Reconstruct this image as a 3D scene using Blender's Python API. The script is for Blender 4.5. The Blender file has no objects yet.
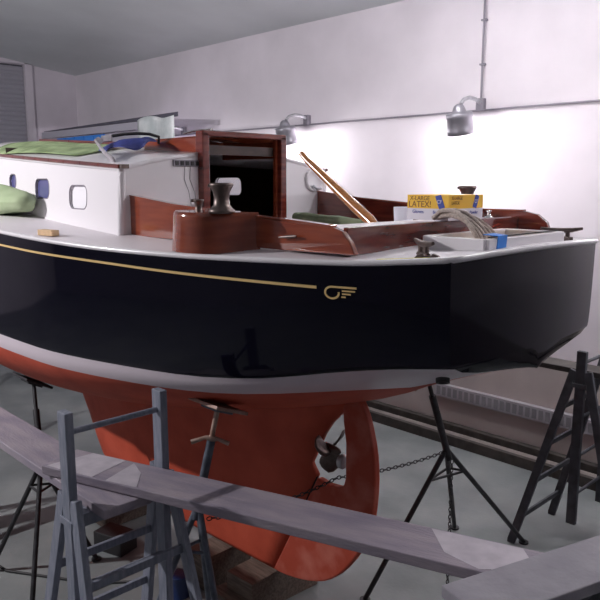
import bpy, math, random
from mathutils import Vector, Matrix
random.seed(4)
C = bpy.context.scene.collection
PI = math.pi

# ------------------------------------------------------------------ materials
def mat(name, col, rough=.5, metal=0., coat=0., noise=0., nscale=8., bump=0., bscale=40., col2=None, stretch=None, emit=None, trans=0., spec=None, lo=.35, hi=.65):
    m = bpy.data.materials.new(name); m.use_nodes = True
    nt = m.node_tree; b = nt.nodes['Principled BSDF']
    b.inputs['Base Color'].default_value = (*col, 1)
    b.inputs['Roughness'].default_value = rough
    b.inputs['Metallic'].default_value = metal
    b.inputs['Coat Weight'].default_value = coat
    b.inputs['Coat Roughness'].default_value = .05
    b.inputs['Transmission Weight'].default_value = trans
    if spec is not None: b.inputs['Specular IOR Level'].default_value = spec
    tc = nt.nodes.new('ShaderNodeTexCoord'); mp = nt.nodes.new('ShaderNodeMapping')
    nt.links.new(tc.outputs['Object'], mp.inputs[0])
    if stretch: mp.inputs['Scale'].default_value = stretch
    if noise or col2:
        n = nt.nodes.new('ShaderNodeTexNoise'); n.inputs['Scale'].default_value = nscale; n.inputs['Detail'].default_value = 6
        nt.links.new(mp.outputs[0], n.inputs[0])
        r = nt.nodes.new('ShaderNodeValToRGB')
        c2 = col2 or tuple(min(1, c * (1 + noise)) for c in col)
        c1 = col if col2 else tuple(c * (1 - noise) for c in col)
        r.color_ramp.elements[0].color = (*c1, 1); r.color_ramp.elements[0].position = lo
        r.color_ramp.elements[1].color = (*c2, 1); r.color_ramp.elements[1].position = hi
        nt.links.new(n.outputs[0], r.inputs[0]); nt.links.new(r.outputs[0], b.inputs['Base Color'])
    if bump:
        n2 = nt.nodes.new('ShaderNodeTexNoise'); n2.inputs['Scale'].default_value = bscale; n2.inputs['Detail'].default_value = 4
        nt.links.new(mp.outputs[0], n2.inputs[0])
        bp = nt.nodes.new('ShaderNodeBump'); bp.inputs['Strength'].default_value = bump; bp.inputs['Distance'].default_value = .02
        nt.links.new(n2.outputs[0], bp.inputs['Height']); nt.links.new(bp.outputs[0], b.inputs['Normal'])
    if emit:
        b.inputs['Emission Color'].default_value = (*emit[0], 1); b.inputs['Emission Strength'].default_value = emit[1]
    return m

M = dict(
    wall=mat('wall_paint', (.72, .67, .72), .75, noise=.05, nscale=1.2, bump=.05, bscale=6),
    wallg=mat('wall_dark_paint', (.20, .19, .21), .8, noise=.05, nscale=1.2),
    wallshade=mat('wall_low_beige_shade', (.42, .365, .355), .75, noise=.06, nscale=2),  # beige lower wall, darkened in the colour for the weak light low down
    endwall=mat('end_wall_paint', (.62, .57, .63), .75, noise=.05, nscale=1.5),
    ceil=mat('ceiling_paint', (.66, .69, .70), .85, noise=.05, nscale=.8),
    floor=mat('concrete', (.15, .165, .17), .6, col2=(.235, .25, .25), nscale=1.3, bump=.1, bscale=25),
    navy=mat('navy_gloss', (.0030, .0028, .0085), .07, spec=.22),
    boot=mat('boot_white', (.62, .55, .60), .35),
    red=mat('antifouling_red', (.42, .060, .030), .62, col2=(.52, .085, .045), nscale=3.5, bump=.08, bscale=30, spec=.3),
    redworn=mat('worn_antifouling', (.40, .062, .034), .66, col2=(.52, .15, .11), nscale=5, lo=.45, hi=.72, bump=.08, bscale=30, spec=.3),
    white=mat('gelcoat_white', (.80, .77, .80), .28, coat=.2),
    deck=mat('deck_white', (.74, .69, .73), .5, bump=.12, bscale=90),
    gold=mat('gold_leaf', (.95, .68, .30), .32, metal=.35),
    mahog=mat('varnished_mahogany', (.085, .012, .009), .16, coat=.8, col2=(.17, .030, .018), nscale=3, stretch=(1, 1.5, 9)),
    mahogl=mat('warm_mahogany', (.20, .036, .016), .14, coat=1., col2=(.27, .058, .024), nscale=3, stretch=(1, 1.5, 9)),
    ash=mat('varnished_ash', (.36, .12, .03), .18, coat=.8, col2=(.50, .20, .055), nscale=6, stretch=(1, 14, 14)),
    dark=mat('cabin_dark_wood', (.035, .014, .010), .5, noise=.3),  # dark brown wood inside the cabin
    bronze=mat('aged_bronze', (.15, .115, .105), .38, metal=.75, noise=.25, nscale=20),
    chrome=mat('chrome', (.7, .68, .68), .18, metal=1),
    black=mat('black_paint', (.016, .015, .017), .55),
    stand=mat('stand_steel', (.030, .029, .033), .5, metal=.3, noise=.4, nscale=15),
    standb=mat('stand_blue_grey', (.10, .115, .15), .5, metal=.3, noise=.3, nscale=15),
    rust=mat('rusty_steel', (.30, .17, .13), .6, metal=.3, col2=(.45, .33, .28), nscale=20),
    plank=mat('plank_grey_paint', (.235, .205, .26), .62, col2=(.34, .29, .33), nscale=3, stretch=(1, 5, 5), bump=.25, bscale=20),
    planklt=mat('plank_light', (.33, .31, .345), .66, col2=(.24, .225, .26), nscale=4, bump=.3, bscale=18),
    patch=mat('plank_white_paint', (.55, .50, .55), .6, col2=(.44, .40, .45), nscale=12),
    trest=mat('trestle_blue_grey', (.17, .19, .245), .6, col2=(.25, .26, .32), nscale=9, stretch=(6, 6, 1), bump=.2, bscale=30),
    trestd=mat('trestle_dark', (.055, .058, .07), .65, noise=.3, nscale=9),
    timber=mat('rough_timber', (.10, .075, .06), .8, col2=(.2, .15, .12), nscale=6, stretch=(1, 8, 8), bump=.4),
    galv=mat('galvanised', (.50, .50, .53), .42, metal=.6, noise=.12, nscale=12),
    heater=mat('heater_enamel', (.36, .34, .37), .5, metal=.2),
    heatd=mat('heater_slot', (.20, .19, .21), .6),
    beam=mat('dark_beam', (.045, .038, .034), .7, noise=.3),
    beaml=mat('grey_beam', (.22, .19, .18), .7, noise=.2),
    green=mat('green_canvas', (.16, .22, .10), .85, col2=(.33, .42, .22), nscale=6, bump=.3, bscale=30),
    greenb=mat('green_bag_cloth', (.30, .39, .22), .85, col2=(.40, .48, .30), nscale=4, bump=.25, bscale=14),
    olive=mat('olive_canvas', (.14, .17, .10), .85, noise=.2),
    blue=mat('navy_cloth', (.012, .018, .13), .7, col2=(.03, .045, .24), nscale=7, bump=.3, bscale=20),
    grey=mat('grey_webbing', (.38, .35, .38), .7, noise=.15, nscale=30),
    yellow=mat('carton_yellow', (.86, .50, .02), .55),
    cartonw=mat('carton_white', (.76, .72, .80), .55),
    ink=mat('print_brown', (.20, .07, .01), .6),
    tinb=mat('tin_blue', (.01, .03, .12), .45),
    inkb=mat('print_blue', (.02, .05, .38), .55),
    rope=mat('cotton_rope', (.50, .42, .38), .85, noise=.2, nscale=60, bump=.5, bscale=120),
    tapeb=mat('blue_tape', (.02, .22, .72), .6),
    tapey=mat('yellow_tape', (.80, .74, .10), .6),
    tan=mat('raw_pine', (.62, .42, .24), .7, noise=.15, nscale=20),
    window=mat('tinted_pane', (.10, .10, .26), .08, coat=.4),
    clear=mat('clear_pane', (1, 1, 1), .0, trans=1.),
    whitepane=mat('white_pane', (.82, .80, .84), .5),  # plain white pane for one port window
    bluebin=mat('blue_panel', (.05, .28, .85), .5),
    roofg=mat('grey_sheet', (.10, .095, .125), .6, noise=.15, nscale=4),
    sheet=mat('clear_plastic_sheet', (.78, .86, .86), .35, noise=.25, nscale=3, bump=.4, bscale=8),
    fascia=mat('fascia_white', (.50, .48, .55), .6),
    shutter=mat('shutter_grey', (.36, .35, .40), .5, metal=.1),
    shade=mat('lamp_aluminium', (.34, .33, .37), .35, metal=.5),
    shadein=mat('lamp_reflector', (.92, .92, .92), .3),
    bulb=mat('bulb_glass', (1, 1, 1), .3, emit=((1, .97, .95), 60.)),
    conduit=mat('conduit_grey', (.24, .22, .26), .5, metal=.3),
    cup=mat('white_plastic', (.85, .83, .95), .3),
)

# ------------------------------------------------------------------ mesh builder
class MB:
    def __init__(s): s.v = []; s.f = []; s.mi = []; s.sm = []
    def add(s, vs, fs, mi=0, smooth=False):
        o = len(s.v); s.v += [tuple(v) for v in vs]
        for k, f in enumerate(fs):
            s.f.append(tuple(i + o for i in f)); s.mi.append(mi[k] if isinstance(mi, list) else mi); s.sm.append(smooth)
        return s
    def box(s, c, d, rz=0, mi=0, R=None):
        x, y, z = (k / 2 for k in d)
        vs = [Vector((a, b, e)) for a in (-x, x) for b in (-y, y) for e in (-z, z)]
        R = R or Matrix.Rotation(rz, 3, 'Z')
        vs = [R @ v + Vector(c) for v in vs]
        return s.add(vs, [(0, 1, 3, 2), (4, 6, 7, 5), (0, 4, 5, 1), (2, 3, 7, 6), (0, 2, 6, 4), (1, 5, 7, 3)], mi)
    def bar(s, p, q, w, h, up=(0, 0, 1), mi=0):
        p, q = Vector(p), Vector(q); d = (q - p).normalized()
        sd = d.cross(Vector(up)).normalized(); u = sd.cross(d)
        vs = [e + sd * a * w / 2 + u * b * h / 2 for e in (p, q) for a, b in ((-1, -1), (1, -1), (1, 1), (-1, 1))]
        return s.add(vs, [(0, 3, 2, 1), (4, 5, 6, 7), (0, 1, 5, 4), (1, 2, 6, 5), (2, 3, 7, 6), (3, 0, 4, 7)], mi)
    def tube(s, pts, r, n=10, mi=0, closed=False):
        pts = [Vector(p) for p in pts]; m = len(pts); vs = []; prev = None
        for i, p in enumerate(pts):
            if closed: d = pts[(i + 1) % m] - pts[i - 1]
            else: d = pts[min(i + 1, m - 1)] - pts[max(i - 1, 0)]
            d.normalize()
            if prev is None:
                a = Vector((0, 0, 1)) if abs(d.z) < .9 else Vector((1, 0, 0))
                u = d.cross(a).normalized()
            else: u = (prev - d * prev.dot(d)).normalized()
            prev = u; w = d.cross(u); rr = r[i] if isinstance(r, (list, tuple)) else r
            vs += [p + (u * math.cos(2 * PI * k / n) + w * math.sin(2 * PI * k / n)) * rr for k in range(n)]
        fs = []
        for i in range(m if closed else m - 1):
            for k in range(n):
                j = (i + 1) % m
                fs.append((i * n + k, i * n + (k + 1) % n, j * n + (k + 1) % n, j * n + k))
        s.add(vs, fs, mi, True)
        if not closed:
            s.add(vs[:n], [tuple(range(n))[::-1]], mi); s.add(vs[-n:], [tuple(range(n))], mi)
        return s
    def lathe(s, prof, c, axis=(0, 0, 1), n=24, mi=0):
        ax = Vector(axis).normalized(); a = Vector((1, 0, 0)) if abs(ax.x) < .9 else Vector((0, 1, 0))
        u = ax.cross(a).normalized(); w = ax.cross(u); c = Vector(c); vs = []
        for r, h in prof:
            vs += [c + ax * h + (u * math.cos(2 * PI * k / n) + w * math.sin(2 * PI * k / n)) * r for k in range(n)]
        fs = [(i * n + k, i * n + (k + 1) % n, (i + 1) * n + (k + 1) % n, (i + 1) * n + k) for i in range(len(prof) - 1) for k in range(n)]
        s.add(vs, fs, mi, True)
        if prof[0][0] > 1e-4: s.add(vs[:n], [tuple(range(n))], mi)
        if prof[-1][0] > 1e-4: s.add(vs[-n:], [tuple(range(n))], mi)
        return s
    def prism(s, poly, fn, t0, t1, mi=0, mi_back=None):
        # poly of 2D points; fn(a, b, t) -> 3D point
        n = len(poly)
        A = [Vector(fn(a, b, t0)) for a, b in poly]; B = [Vector(fn(a, b, t1)) for a, b in poly]
        s.add(A + B, [tuple(range(n))[::-1], tuple(range(n, 2 * n))] + [(i, (i + 1) % n, n + (i + 1) % n, n + i) for i in range(n)],
              [mi, mi if mi_back is None else mi_back] + [mi] * n)
        return s
    def grid(s, P, mi=0, smooth=True, skip=None):
        m, n = len(P), len(P[0]); vs = [p for r in P for p in r]
        fs = []; ms = []
        for i in range(m - 1):
            for j in range(n - 1):
                if skip and skip(i, j): continue
                fs.append((i * n + j, i * n + j + 1, (i + 1) * n + j + 1, (i + 1) * n + j)); ms.append(mi(i, j) if callable(mi) else mi)
        return s.add(vs, fs, ms, smooth)
    def build(s, name, mats, parent=None, off=(0, 0, 0), bevel=0, solid=0, weld=False, sub=0):
        me = bpy.data.meshes.new(name); o = Vector(off)
        me.from_pydata([tuple(Vector(v) - o) for v in s.v], [], s.f)
        if not isinstance(mats, (list, tuple)): mats = [mats]
        for m_ in mats: me.materials.append(m_)
        for p, a, b in zip(me.polygons, s.mi, s.sm): p.material_index = a; p.use_smooth = b
        import bmesh
        bm = bmesh.new(); bm.from_mesh(me)
        if weld: bmesh.ops.remove_doubles(bm, verts=bm.verts, dist=1e-4)
        bmesh.ops.recalc_face_normals(bm, faces=bm.faces); bm.to_mesh(me); bm.free()
        ob = bpy.data.objects.new(name, me); C.objects.link(ob)
        if parent: ob.parent = parent
        if solid: k = ob.modifiers.new('s', 'SOLIDIFY'); k.thickness = solid; k.offset = -1
        if sub: k = ob.modifiers.new('u', 'SUBSURF'); k.levels = sub; k.render_levels = sub
        if bevel: k = ob.modifiers.new('b', 'BEVEL'); k.width = bevel; k.segments = 2; k.limit_method = 'ANGLE'
        return ob

def tag(o, label=None, cat=None, group=None, kind=None):
    if label: o['label'] = label
    if cat: o['category'] = cat
    if group: o['group'] = group
    if kind: o['kind'] = kind
    return o
def empty(name, loc, label, cat, group=None, rz=0):
    o = bpy.data.objects.new(name, None); C.objects.link(o); o.location = loc; o.rotation_euler[2] = rz
    o.empty_display_size = .1
    return tag(o, label, cat, group)
def copy_tree(o, parent=None):
    c = o.copy(); C.objects.link(c); c.parent = parent
    for ch in list(o.children): copy_tree(ch, c)
    return c
def structure(o): o['kind'] = 'structure'; return o

def interp(tab):
    xs = [a for a, _ in tab]; ys = [b for _, b in tab]; n = len(xs)
    d = [(ys[i + 1] - ys[i]) / (xs[i + 1] - xs[i]) for i in range(n - 1)]
    m = [d[0]] + [0 if d[i - 1] * d[i] <= 0 else 2 * d[i - 1] * d[i] / (d[i - 1] + d[i]) for i in range(1, n - 1)] + [d[-1]]
    def f(x):
        x = min(max(x, xs[0]), xs[-1]); i = 0
        while i < n - 2 and x > xs[i + 1]: i += 1
        h = xs[i + 1] - xs[i]; t = (x - xs[i]) / h
        return ((2*t**3-3*t*t+1)*ys[i] + (t**3-2*t*t+t)*h*m[i] + (-2*t**3+3*t*t)*ys[i+1] + (t**3-t*t)*h*m[i+1])
    return f

# ------------------------------------------------------------------ the building
X0, X1, YS, YP = -5.5, 15.6, -7.9, 6.5
def zceil(y): return 5.8 + .12 * (y - YS) if y < -1 else 5.8 + .12 * 6.9 - .12 * (y + 1)
structure(MB().add([(X0, YS, 0), (X1, YS, 0), (X1, YP, 0), (X0, YP, 0), (X0, YS, -.1), (X1, YS, -.1), (X1, YP, -.1), (X0, YP, -.1)],
    [(0, 1, 2, 3), (4, 7, 6, 5), (0, 4, 5, 1), (1, 5, 6, 2), (2, 6, 7, 3), (3, 7, 4, 0)]).build('floor', M['floor']))
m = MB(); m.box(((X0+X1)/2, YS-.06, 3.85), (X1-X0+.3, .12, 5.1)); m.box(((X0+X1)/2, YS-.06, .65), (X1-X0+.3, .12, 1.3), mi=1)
structure(m.build('wall_starboard', [M['wall'], M['wallshade']]))
structure(MB().box(((X0+X1)/2, YP+.06, 3.2), (X1-X0+.3, .12, 6.4)).build('wall_port', M['wallg']))
structure(MB().box((X0-.06, (YS+YP)/2, 3.4), (.12, YP-YS, 6.8)).build('wall_near', M['wallg']))
# end wall around the shutter opening
ew = MB()
ew.box((X1+.06, (YS-6.72)/2, 3.4), (.12, -6.72-YS, 6.8)); ew.box((X1+.06, (-2.7+YP)/2, 3.4), (.12, YP+2.7, 6.8)); ew.box((X1+.06, (-6.72-2.7)/2, 6.36), (.12, 4.02, .9))
structure(ew.build('wall_end', M['endwall']))
cl = MB()
for a, b in ((YS-.12, -1), (-1, YP+.12)):
    cl.add([(X0-.1, a, zceil(a)), (X1+.1, a, zceil(a)), (X1+.1, b, zceil(b)), (X0-.1, b, zceil(b)), (X0-.1, a, zceil(a)+.08), (X1+.1, a, zceil(a)+.08), (X1+.1, b, zceil(b)+.08), (X0-.1, b, zceil(b)+.08)],
        [(0, 3, 2, 1), (4, 5, 6, 7), (0, 1, 5, 4), (1, 2, 6, 5), (2, 3, 7, 6), (3, 0, 4, 7)])
structure(cl.build('ceiling', M['ceil']))
# roller shutter door in the end wall
dr = MB()
n = 60
P = []
for i in range(n * 4 + 1):
    z = .02 + 5.86 * i / (n * 4); P.append([(X1 + .05 - .022 * abs(math.sin(PI * i / 4)), -6.70, z), (X1 + .05 - .022 * abs(math.sin(PI * i / 4)), -2.72, z)])
dr.grid(P, smooth=False); d1 = structure(dr.build('door_1', M['shutter']))
fr = MB(); fr.box((X1-.03, -6.78, 2.97), (.1, .16, 5.94)); fr.box((X1-.03, -2.64, 2.97), (.1, .16, 5.94)); fr.box((X1-.03, -4.71, 5.98), (.1, 4.3, .12))
fr.build('door_frame', M['endwall'], d1)

# storage booth along the far part of the wall
bt = empty('storage_booth', (12.4, -7.3, 0), 'white storage booth under a grey sloping sheet, with blue panels, at the far wall corner', 'booth')
o = (12.4, -7.3, 0)
b = MB(); b.box((13.0, -6.86, 2.15), (4.2, .06, 4.3)); b.box((10.93, -7.36, 1.95), (.06, .98, 3.9)); b.build('booth_wall', M['fascia'], bt, o)
b = MB(); b.box((12.9, -6.82, 4.385), (4.3, .10, .13)); b.build('fascia_board', M['fascia'], bt, o)
b = MB(); b.add([(9.86, -6.76, 4.46), (14.9, -6.76, 4.46), (15.1, -7.86, 4.58), (12.3, -7.80, 4.62), (9.86, -6.76, 4.535), (14.9, -6.76, 4.47), (15.1, -7.86, 4.61), (12.3, -7.80, 4.65)],
    [(0, 3, 2, 1), (4, 5, 6, 7), (0, 1, 5, 4), (1, 2, 6, 5), (2, 3, 7, 6), (3, 0, 4, 7)]); b.build('roof_sheet', M['roofg'], bt, o)
for k in range(5):
    b = MB(); b.box((14.2 - k * .40, -6.82, 4.17), (.36, .04, .26)); b.build('blue_panel', M['bluebin'], bt, o)
P = [[(9.9 + u * 1.1, -6.70 + .03 * math.sin(u * 9), 4.48 - v * .42 - .03 * math.sin(7 * u)) for u in [i / 14 for i in range(15)]] for v in [j / 6 for j in range(7)]]
b = MB(); b.grid(P); b.build('plastic_curtain', M['sheet'], bt, o, solid=.006)

# conduit on the wall, vertical drop pipe
cd = MB(); cd.tube([(X0+.2, -7.87, 4.28), (15.3, -7.87, 4.28)], .012, 8)
tag(cd.build('electrical_conduit', M['conduit']), 'thin grey conduit running level along the white wall behind the boat', 'pipe')
dp = empty('drop_conduit', (4.88, -7.86, 4.4), 'vertical grey conduit dropping from the ceiling to the wall lamp beside the hull stern', 'pipe')
MB().tube([(4.9, -7.86, 4.42), (4.9, -7.86, 5.79)], .013, 8).build('pipe', M['conduit'], dp, (4.88, -7.86, 4.4))
for z in (4.83, 5.35): MB().box((4.9, -7.87, z), (.07, .05, .02)).build('strap', M['conduit'], dp, (4.88, -7.86, 4.4))

# wall lamps
def wall_lamp(loc, rz, label, group, power):
    t = empty('wall_lamp', loc, label, 'lamp', group, rz)      # local: wall behind at y=0, arm to +y
    MB().box((0, .035, .02), (.11, .07, .15)).build('junction_box', M['conduit'], t, bevel=.01)
    MB().tube([(0, .05, .04), (0, .16, .075), (0, .30, .085), (0, .42, .05), (0, .48, -.01)], .024, 10).build('arm', M['galv'], t)
    ax = Vector((0, .22, 1)).normalized(); c = Vector((0, .45, -.36))
    sh = MB()
    sh.lathe([(.02, .36), (.055, .34), (.075, .30), (.085, .265), (.150, .255), (.158, .24), (.158, .20), (.150, .195), (.160, .06), (.164, .0), (.158, .0), (.148, .19), (.08, .25), (.02, .255)], c, ax, 28)
    sh.build('lamp_shade', M['shade'], t)
    MB().lathe([(.002, .0), (.030, .01), (.045, .04), (.045, .07), (.02, .13), (.02, .16)], c, ax, 16).build('bulb', M['bulb'], t)
    L = bpy.data.lights.new('lamp_light', 'POINT'); L.energy = power; L.shadow_soft_size = .05; L.color = (1, .955, .985)
    lo = bpy.data.objects.new('lamp_light', L); C.objects.link(lo); lo.parent = t; lo.location = c + ax * .0 + Vector((0, -.0, -.035))
    return t
lab = ['cylindrical metal wall lamp directly below the vertical conduit', 'cylindrical metal wall lamp glowing just right of the companionway hatch', 'wall lamp seen above the mahogany hatch next to the plastic curtain', 'wall lamp beyond the stern, outside the picture']
WL = 58
for x, l in ((4.90, lab[0]), (7.98, lab[1]), (11.3, lab[2]), (1.75, lab[3])): wall_lamp((x, -7.9, 4.33), 0, l, None, WL)
# added strip lights, out of view, to brighten the upper wall and ceiling
def fill_batten(loc, rz, label):
    t = empty('added_batten', loc, label, 'added fill light', 'added unseen strip lights', rz)
    MB().box((0, 0, .05), (1.5, .16, .07)).build('housing', M['white'], t)
    for s in (-.04, .04): MB().tube([(-.72, s, 0), (.72, s, 0)], .018, 8).build('fill_tube', M['bulb'], t)
    for s in (-.6, .6): MB().tube([(s, 0, .08), (s, 0, zceil(loc[1]) - loc[2])], .008, 6).build('hanger', M['conduit'], t)
    for s in (-.5, 0, .5):
        L = bpy.data.lights.new('batten_fill', 'POINT'); L.energy = BP / 3; L.shadow_soft_size = .12; L.color = (.97, .95, 1)
        lo = bpy.data.objects.new('batten_fill', L); C.objects.link(lo); lo.parent = t; lo.location = (s, 0, -.14)
BP = 48
def dome_lamp(loc, power, label):
    t = empty('hanging_dome_lamp', loc, label, 'lamp')
    MB().lathe([(.03, .30), (.06, .24), (.10, .22), (.19, .12), (.24, 0), (.232, 0), (.18, .11), (.09, .20), (.02, .21)], (0, 0, 0), n=28).build('lamp_shade', M['shade'], t)
    MB().lathe([(.002, .02), (.04, .04), (.05, .09), (.03, .15), (.02, .2)], (0, 0, 0), n=16).build('bulb', M['bulb'], t)
    MB().tube([(0, 0, .28), (0, 0, zceil(loc[1]) - loc[2])], .008, 6).build('lamp_cord', M['conduit'], t)
    L = bpy.data.lights.new('dome_light', 'POINT'); L.energy = power; L.shadow_soft_size = .06; L.color = (1, .97, .99)
    lo = bpy.data.objects.new('dome_light', L); C.objects.link(lo); lo.parent = t; lo.location = (0, 0, -.07)
dome_lamp((7.4, 1.2, 4.9), 950, 'dome lamp hanging over the near side of the boat')
for x, y in ((-1.2, -5.8), (1.6, -5.8), (4.4, -5.8)): fill_batten((x, y, 5.64), 0, 'added unseen twin tube light that brightens the upper wall and ceiling')

# ------------------------------------------------------------------ the boat
BX, BY = 1.82, -3.5
ORG = (5.0, BY, .31)
boat = empty('sailboat', ORG, 'dark blue sailboat with red bottom and white cabin, propped on stands', 'sailboat')
hb = interp([(0,.775),(.5,.97),(1,1.13),(1.5,1.26),(2,1.36),(3,1.49),(4,1.52),(5,1.50),(6,1.40),(7,1.20),(8,.87),(9,.42),(9.6,.03)])
hw = interp([(0,.71),(.5,.88),(1,1.06),(1.5,1.20),(2,1.31),(3,1.45),(4,1.48),(5,1.44),(6,1.31),(7,1.06),(8,.70),(9,.27),(9.6,.02)])
zs = interp([(0,3.035),(.5,2.998),(1,2.988),(1.5,2.982),(2,2.984),(3,3.015),(4,3.06),(5,3.11),(6,3.17),(7,3.24),(8,3.33),(9,3.43),(9.6,3.50)])
wb = interp([(0,.6),(.45,.5),(.75,.14),(1,.115),(9.6,.115)])
zd = interp([(0,2.515),(.3,2.475),(.6,2.42),(1,2.335),(1.5,2.277),(2,2.256),(2.5,2.24),(3,2.231),(3.5,2.233),(5,2.25),(7,2.30),(9.6,2.42)])
zc = interp([(0,2.40),(.36,2.27),(.6,2.17),(.87,2.04),(1.25,1.90),(2,1.68),(3,1.45),(4,1.32),(5,1.28),(6,1.33),(7,1.50),(8,1.78),(9,2.2),(9.6,2.41)])
ee = interp([(0,.22),(.8,.45),(2,.7),(9.6,.8)])
pp = interp([(0,1.7),(1,1.9),(2.5,2.2),(5,2.3),(9.6,1.5)])
NT, NB, NR = 12, 4, 16
def section(s):
    r = []
    for i in range(NT + 1):
        f = 1 - (1 - i / NT) ** 2
        r.append((hw(s) + (hb(s) - hw(s)) * (1 - f) ** ee(s), zs(s) + (zd(s) - zs(s)) * f))
    D = zd(s) - zc(s); ub = min(wb(s) / D, .97)
    us = [ub * i / NB for i in range(1, NB + 1)] + [ub + (1 - ub) * (i / NR) for i in range(1, NR + 1)]
    for u in us: r.append((hw(s) * max(0, 1 - u ** pp(s)), zd(s) - D * u))
    return r
def yhull(X, z):
    s = X - BX; f = min(1, max(0, (zs(s) - z) / (zs(s) - zd(s))))
    return hw(s) + (hb(s) - hw(s)) * (1 - f) ** ee(s)
SS = [0, .04, .1, .2, .3, .4, .5, .65, .8] + [1 + .2 * i for i in range(41)] + [9.2, 9.35, 9.5, 9.6]
SS = sorted(set(round(a, 3) for a in SS))
h = MB()
mi = lambda i, j: 0 if j < NT else (1 if j < NT + NB else 2)
for sg in (1, -1):
    h.grid([[(BX + s, BY + sg * y, z) for y, z in section(s)] for s in SS], mi)
# transom face, gently curved athwartships
sec0 = section(0); nx = 12
T = [[(BX - .06 * (1 - min(1, abs(k / nx * 2 - 1)) ** 2) - 0.0, BY + y * (k / nx * 2 - 1), z + .02 * (1 - (k / nx * 2 - 1) ** 2) * (1 if i == 0 else 0)) for k in range(nx + 1)] for i, (y, z) in enumerate(sec0)]
# stem cap
sc = section(SS[-1]); h.grid([[(BX + 9.6, BY - y, z) for y, z in sc], [(BX + 9.6, BY + y, z) for y, z in sc]], lambda i, j: mi(0, j))
h.build('hull', [M['navy'], M['boot'], M['red']], boat, ORG, weld=True)
MB().grid(T, 0).build('transom', M['navy'], boat, ORG)

# keel / deadwood
le = interp([(.31,6.45),(.52,6.71),(1.11,7.11),(1.35,7.4),(1.95,8.0)])
def te(z):
    x = 3.91 - (z - .31) * .83 / 1.64
    return x + .10 * max(0, min(1, (z - 1.26) / .08)) * max(0, min(1, (1.86 - z) / .2))
th = interp([(.31,.085),(.5,.12),(1.0,.15),(1.3,.22),(1.6,.34),(1.95,.5)])
def foil(u): return min(1, (u / .28)) ** .5 if u < .28 else 1 - (1 - .16) * ((u - .28) / .72) ** 1.35
zz = [.31, .34, .42, .52, .7, .9, 1.1, 1.2, 1.26, 1.30, 1.34, 1.4, 1.5, 1.6, 1.7, 1.78, 1.86, 1.95]
us = [0, .01, .04, .09, .16, .28, .42, .58, .72, .85, .94, 1]
def topfade(z, u):  # deadwood stays slim aft
    return th(z) if z < 1.1 else .15 + (th(z) - .15) * (1 - u ** 3)
k = MB(); G = []
for z in zz:
    L, T_ = le(z), te(z)
    ring = [(L + (T_ - L) * u, BY + topfade(z, u) * foil(u), z) for u in us] + [(L + (T_ - L) * u, BY - topfade(z, u) * foil(u), z) for u in us[::-1]]
    G.append(ring + [ring[0]])
k.grid(G)
n_ = len(us)
k.add(G[0][:-1], [tuple([i, i + 1, 2 * n_ - 2 - i, 2 * n_ - 1 - i]) for i in range(n_ - 1)])
k.build('keel', M['red'], boat, ORG, weld=True)
# rudder
rp = [(3.90,.32),(3.80,.318),(3.62,.35),(3.45,.40),(3.30,.47),(3.15,.60),(3.01,.79),(2.93,.95),(2.89,1.08),(2.865,1.26),(2.862,1.45),(2.88,1.61),(2.93,1.79),(2.98,1.90),(3.03,1.96),(3.09,1.96),
      (3.16,1.86),(3.155,1.75),(3.13,1.60),(3.13,1.34),(3.15,1.27),(3.20,1.245),(3.30,1.235),(3.41,1.25),(3.62,.85)]
rq = [rp[0]]
for a, b_ in zip(rp[:15], rp[1:16]): rq += [(a[0]*.75+b_[0]*.25, a[1]*.75+b_[1]*.25), (a[0]*.25+b_[0]*.75, a[1]*.25+b_[1]*.75)]
rp = rq + rp[15:]
r = MB(); r.prism(rp, lambda a, b_, t: (a, BY + t, b_), -.032, .032); ru = r.build('rudder', M['redworn'], boat, ORG, bevel=.014)
MB().tube([(3.07, BY, 1.90), (2.86, BY, 2.32), (2.80, BY, 2.45)], .035, 12).build('rudder_stock', M['red'], ru, ORG)
MB().tube([(3.905, BY + .0, .33), (3.44, BY + .0, 1.25)], .012, 8).build('hinge_line', M['black'], ru, ORG)
# propeller
px, pz = 3.30, 1.50
pr = MB(); pr.lathe([(.002, -.10), (.022, -.08), (.034, -.03), (.038, .03), (.034, .06)], (px, BY, pz), (1, 0, 0), 16)
po = pr.build('propeller', M['bronze'], boat, ORG)
MB().tube([(px + .03, BY, pz), (px + .35, BY, pz + .02)], .016, 10).build('propeller_shaft', M['galv'], boat, ORG)
for a in (.5, .5 + 2 * PI / 3, .5 + 4 * PI / 3):
    P = []
    for i in range(7):
        rr = .03 + .15 * i / 6; w = .075 * math.sin(PI * (.15 + .8 * i / 6)) + .01; row = []
        for j in range(5):
            q = (j / 4 * 2 - 1) * w; tw = 1.0 - .6 * i / 6
            row.append((px + q * math.sin(tw), BY + rr * math.cos(a) - q * math.cos(tw) * math.sin(a), pz + rr * math.sin(a) + q * math.cos(tw) * math.cos(a)))
        P.append(row)
    MB().grid(P).build('blade', M['bronze'], po, ORG, solid=.008)
MB().lathe([(.045, 0), (.055, .01), (.055, .035), (.045, .045)], (px - .14, BY, pz - .06), (1, 0, 0), 16).build('zinc_collar', M['galv'], po, ORG)

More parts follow.
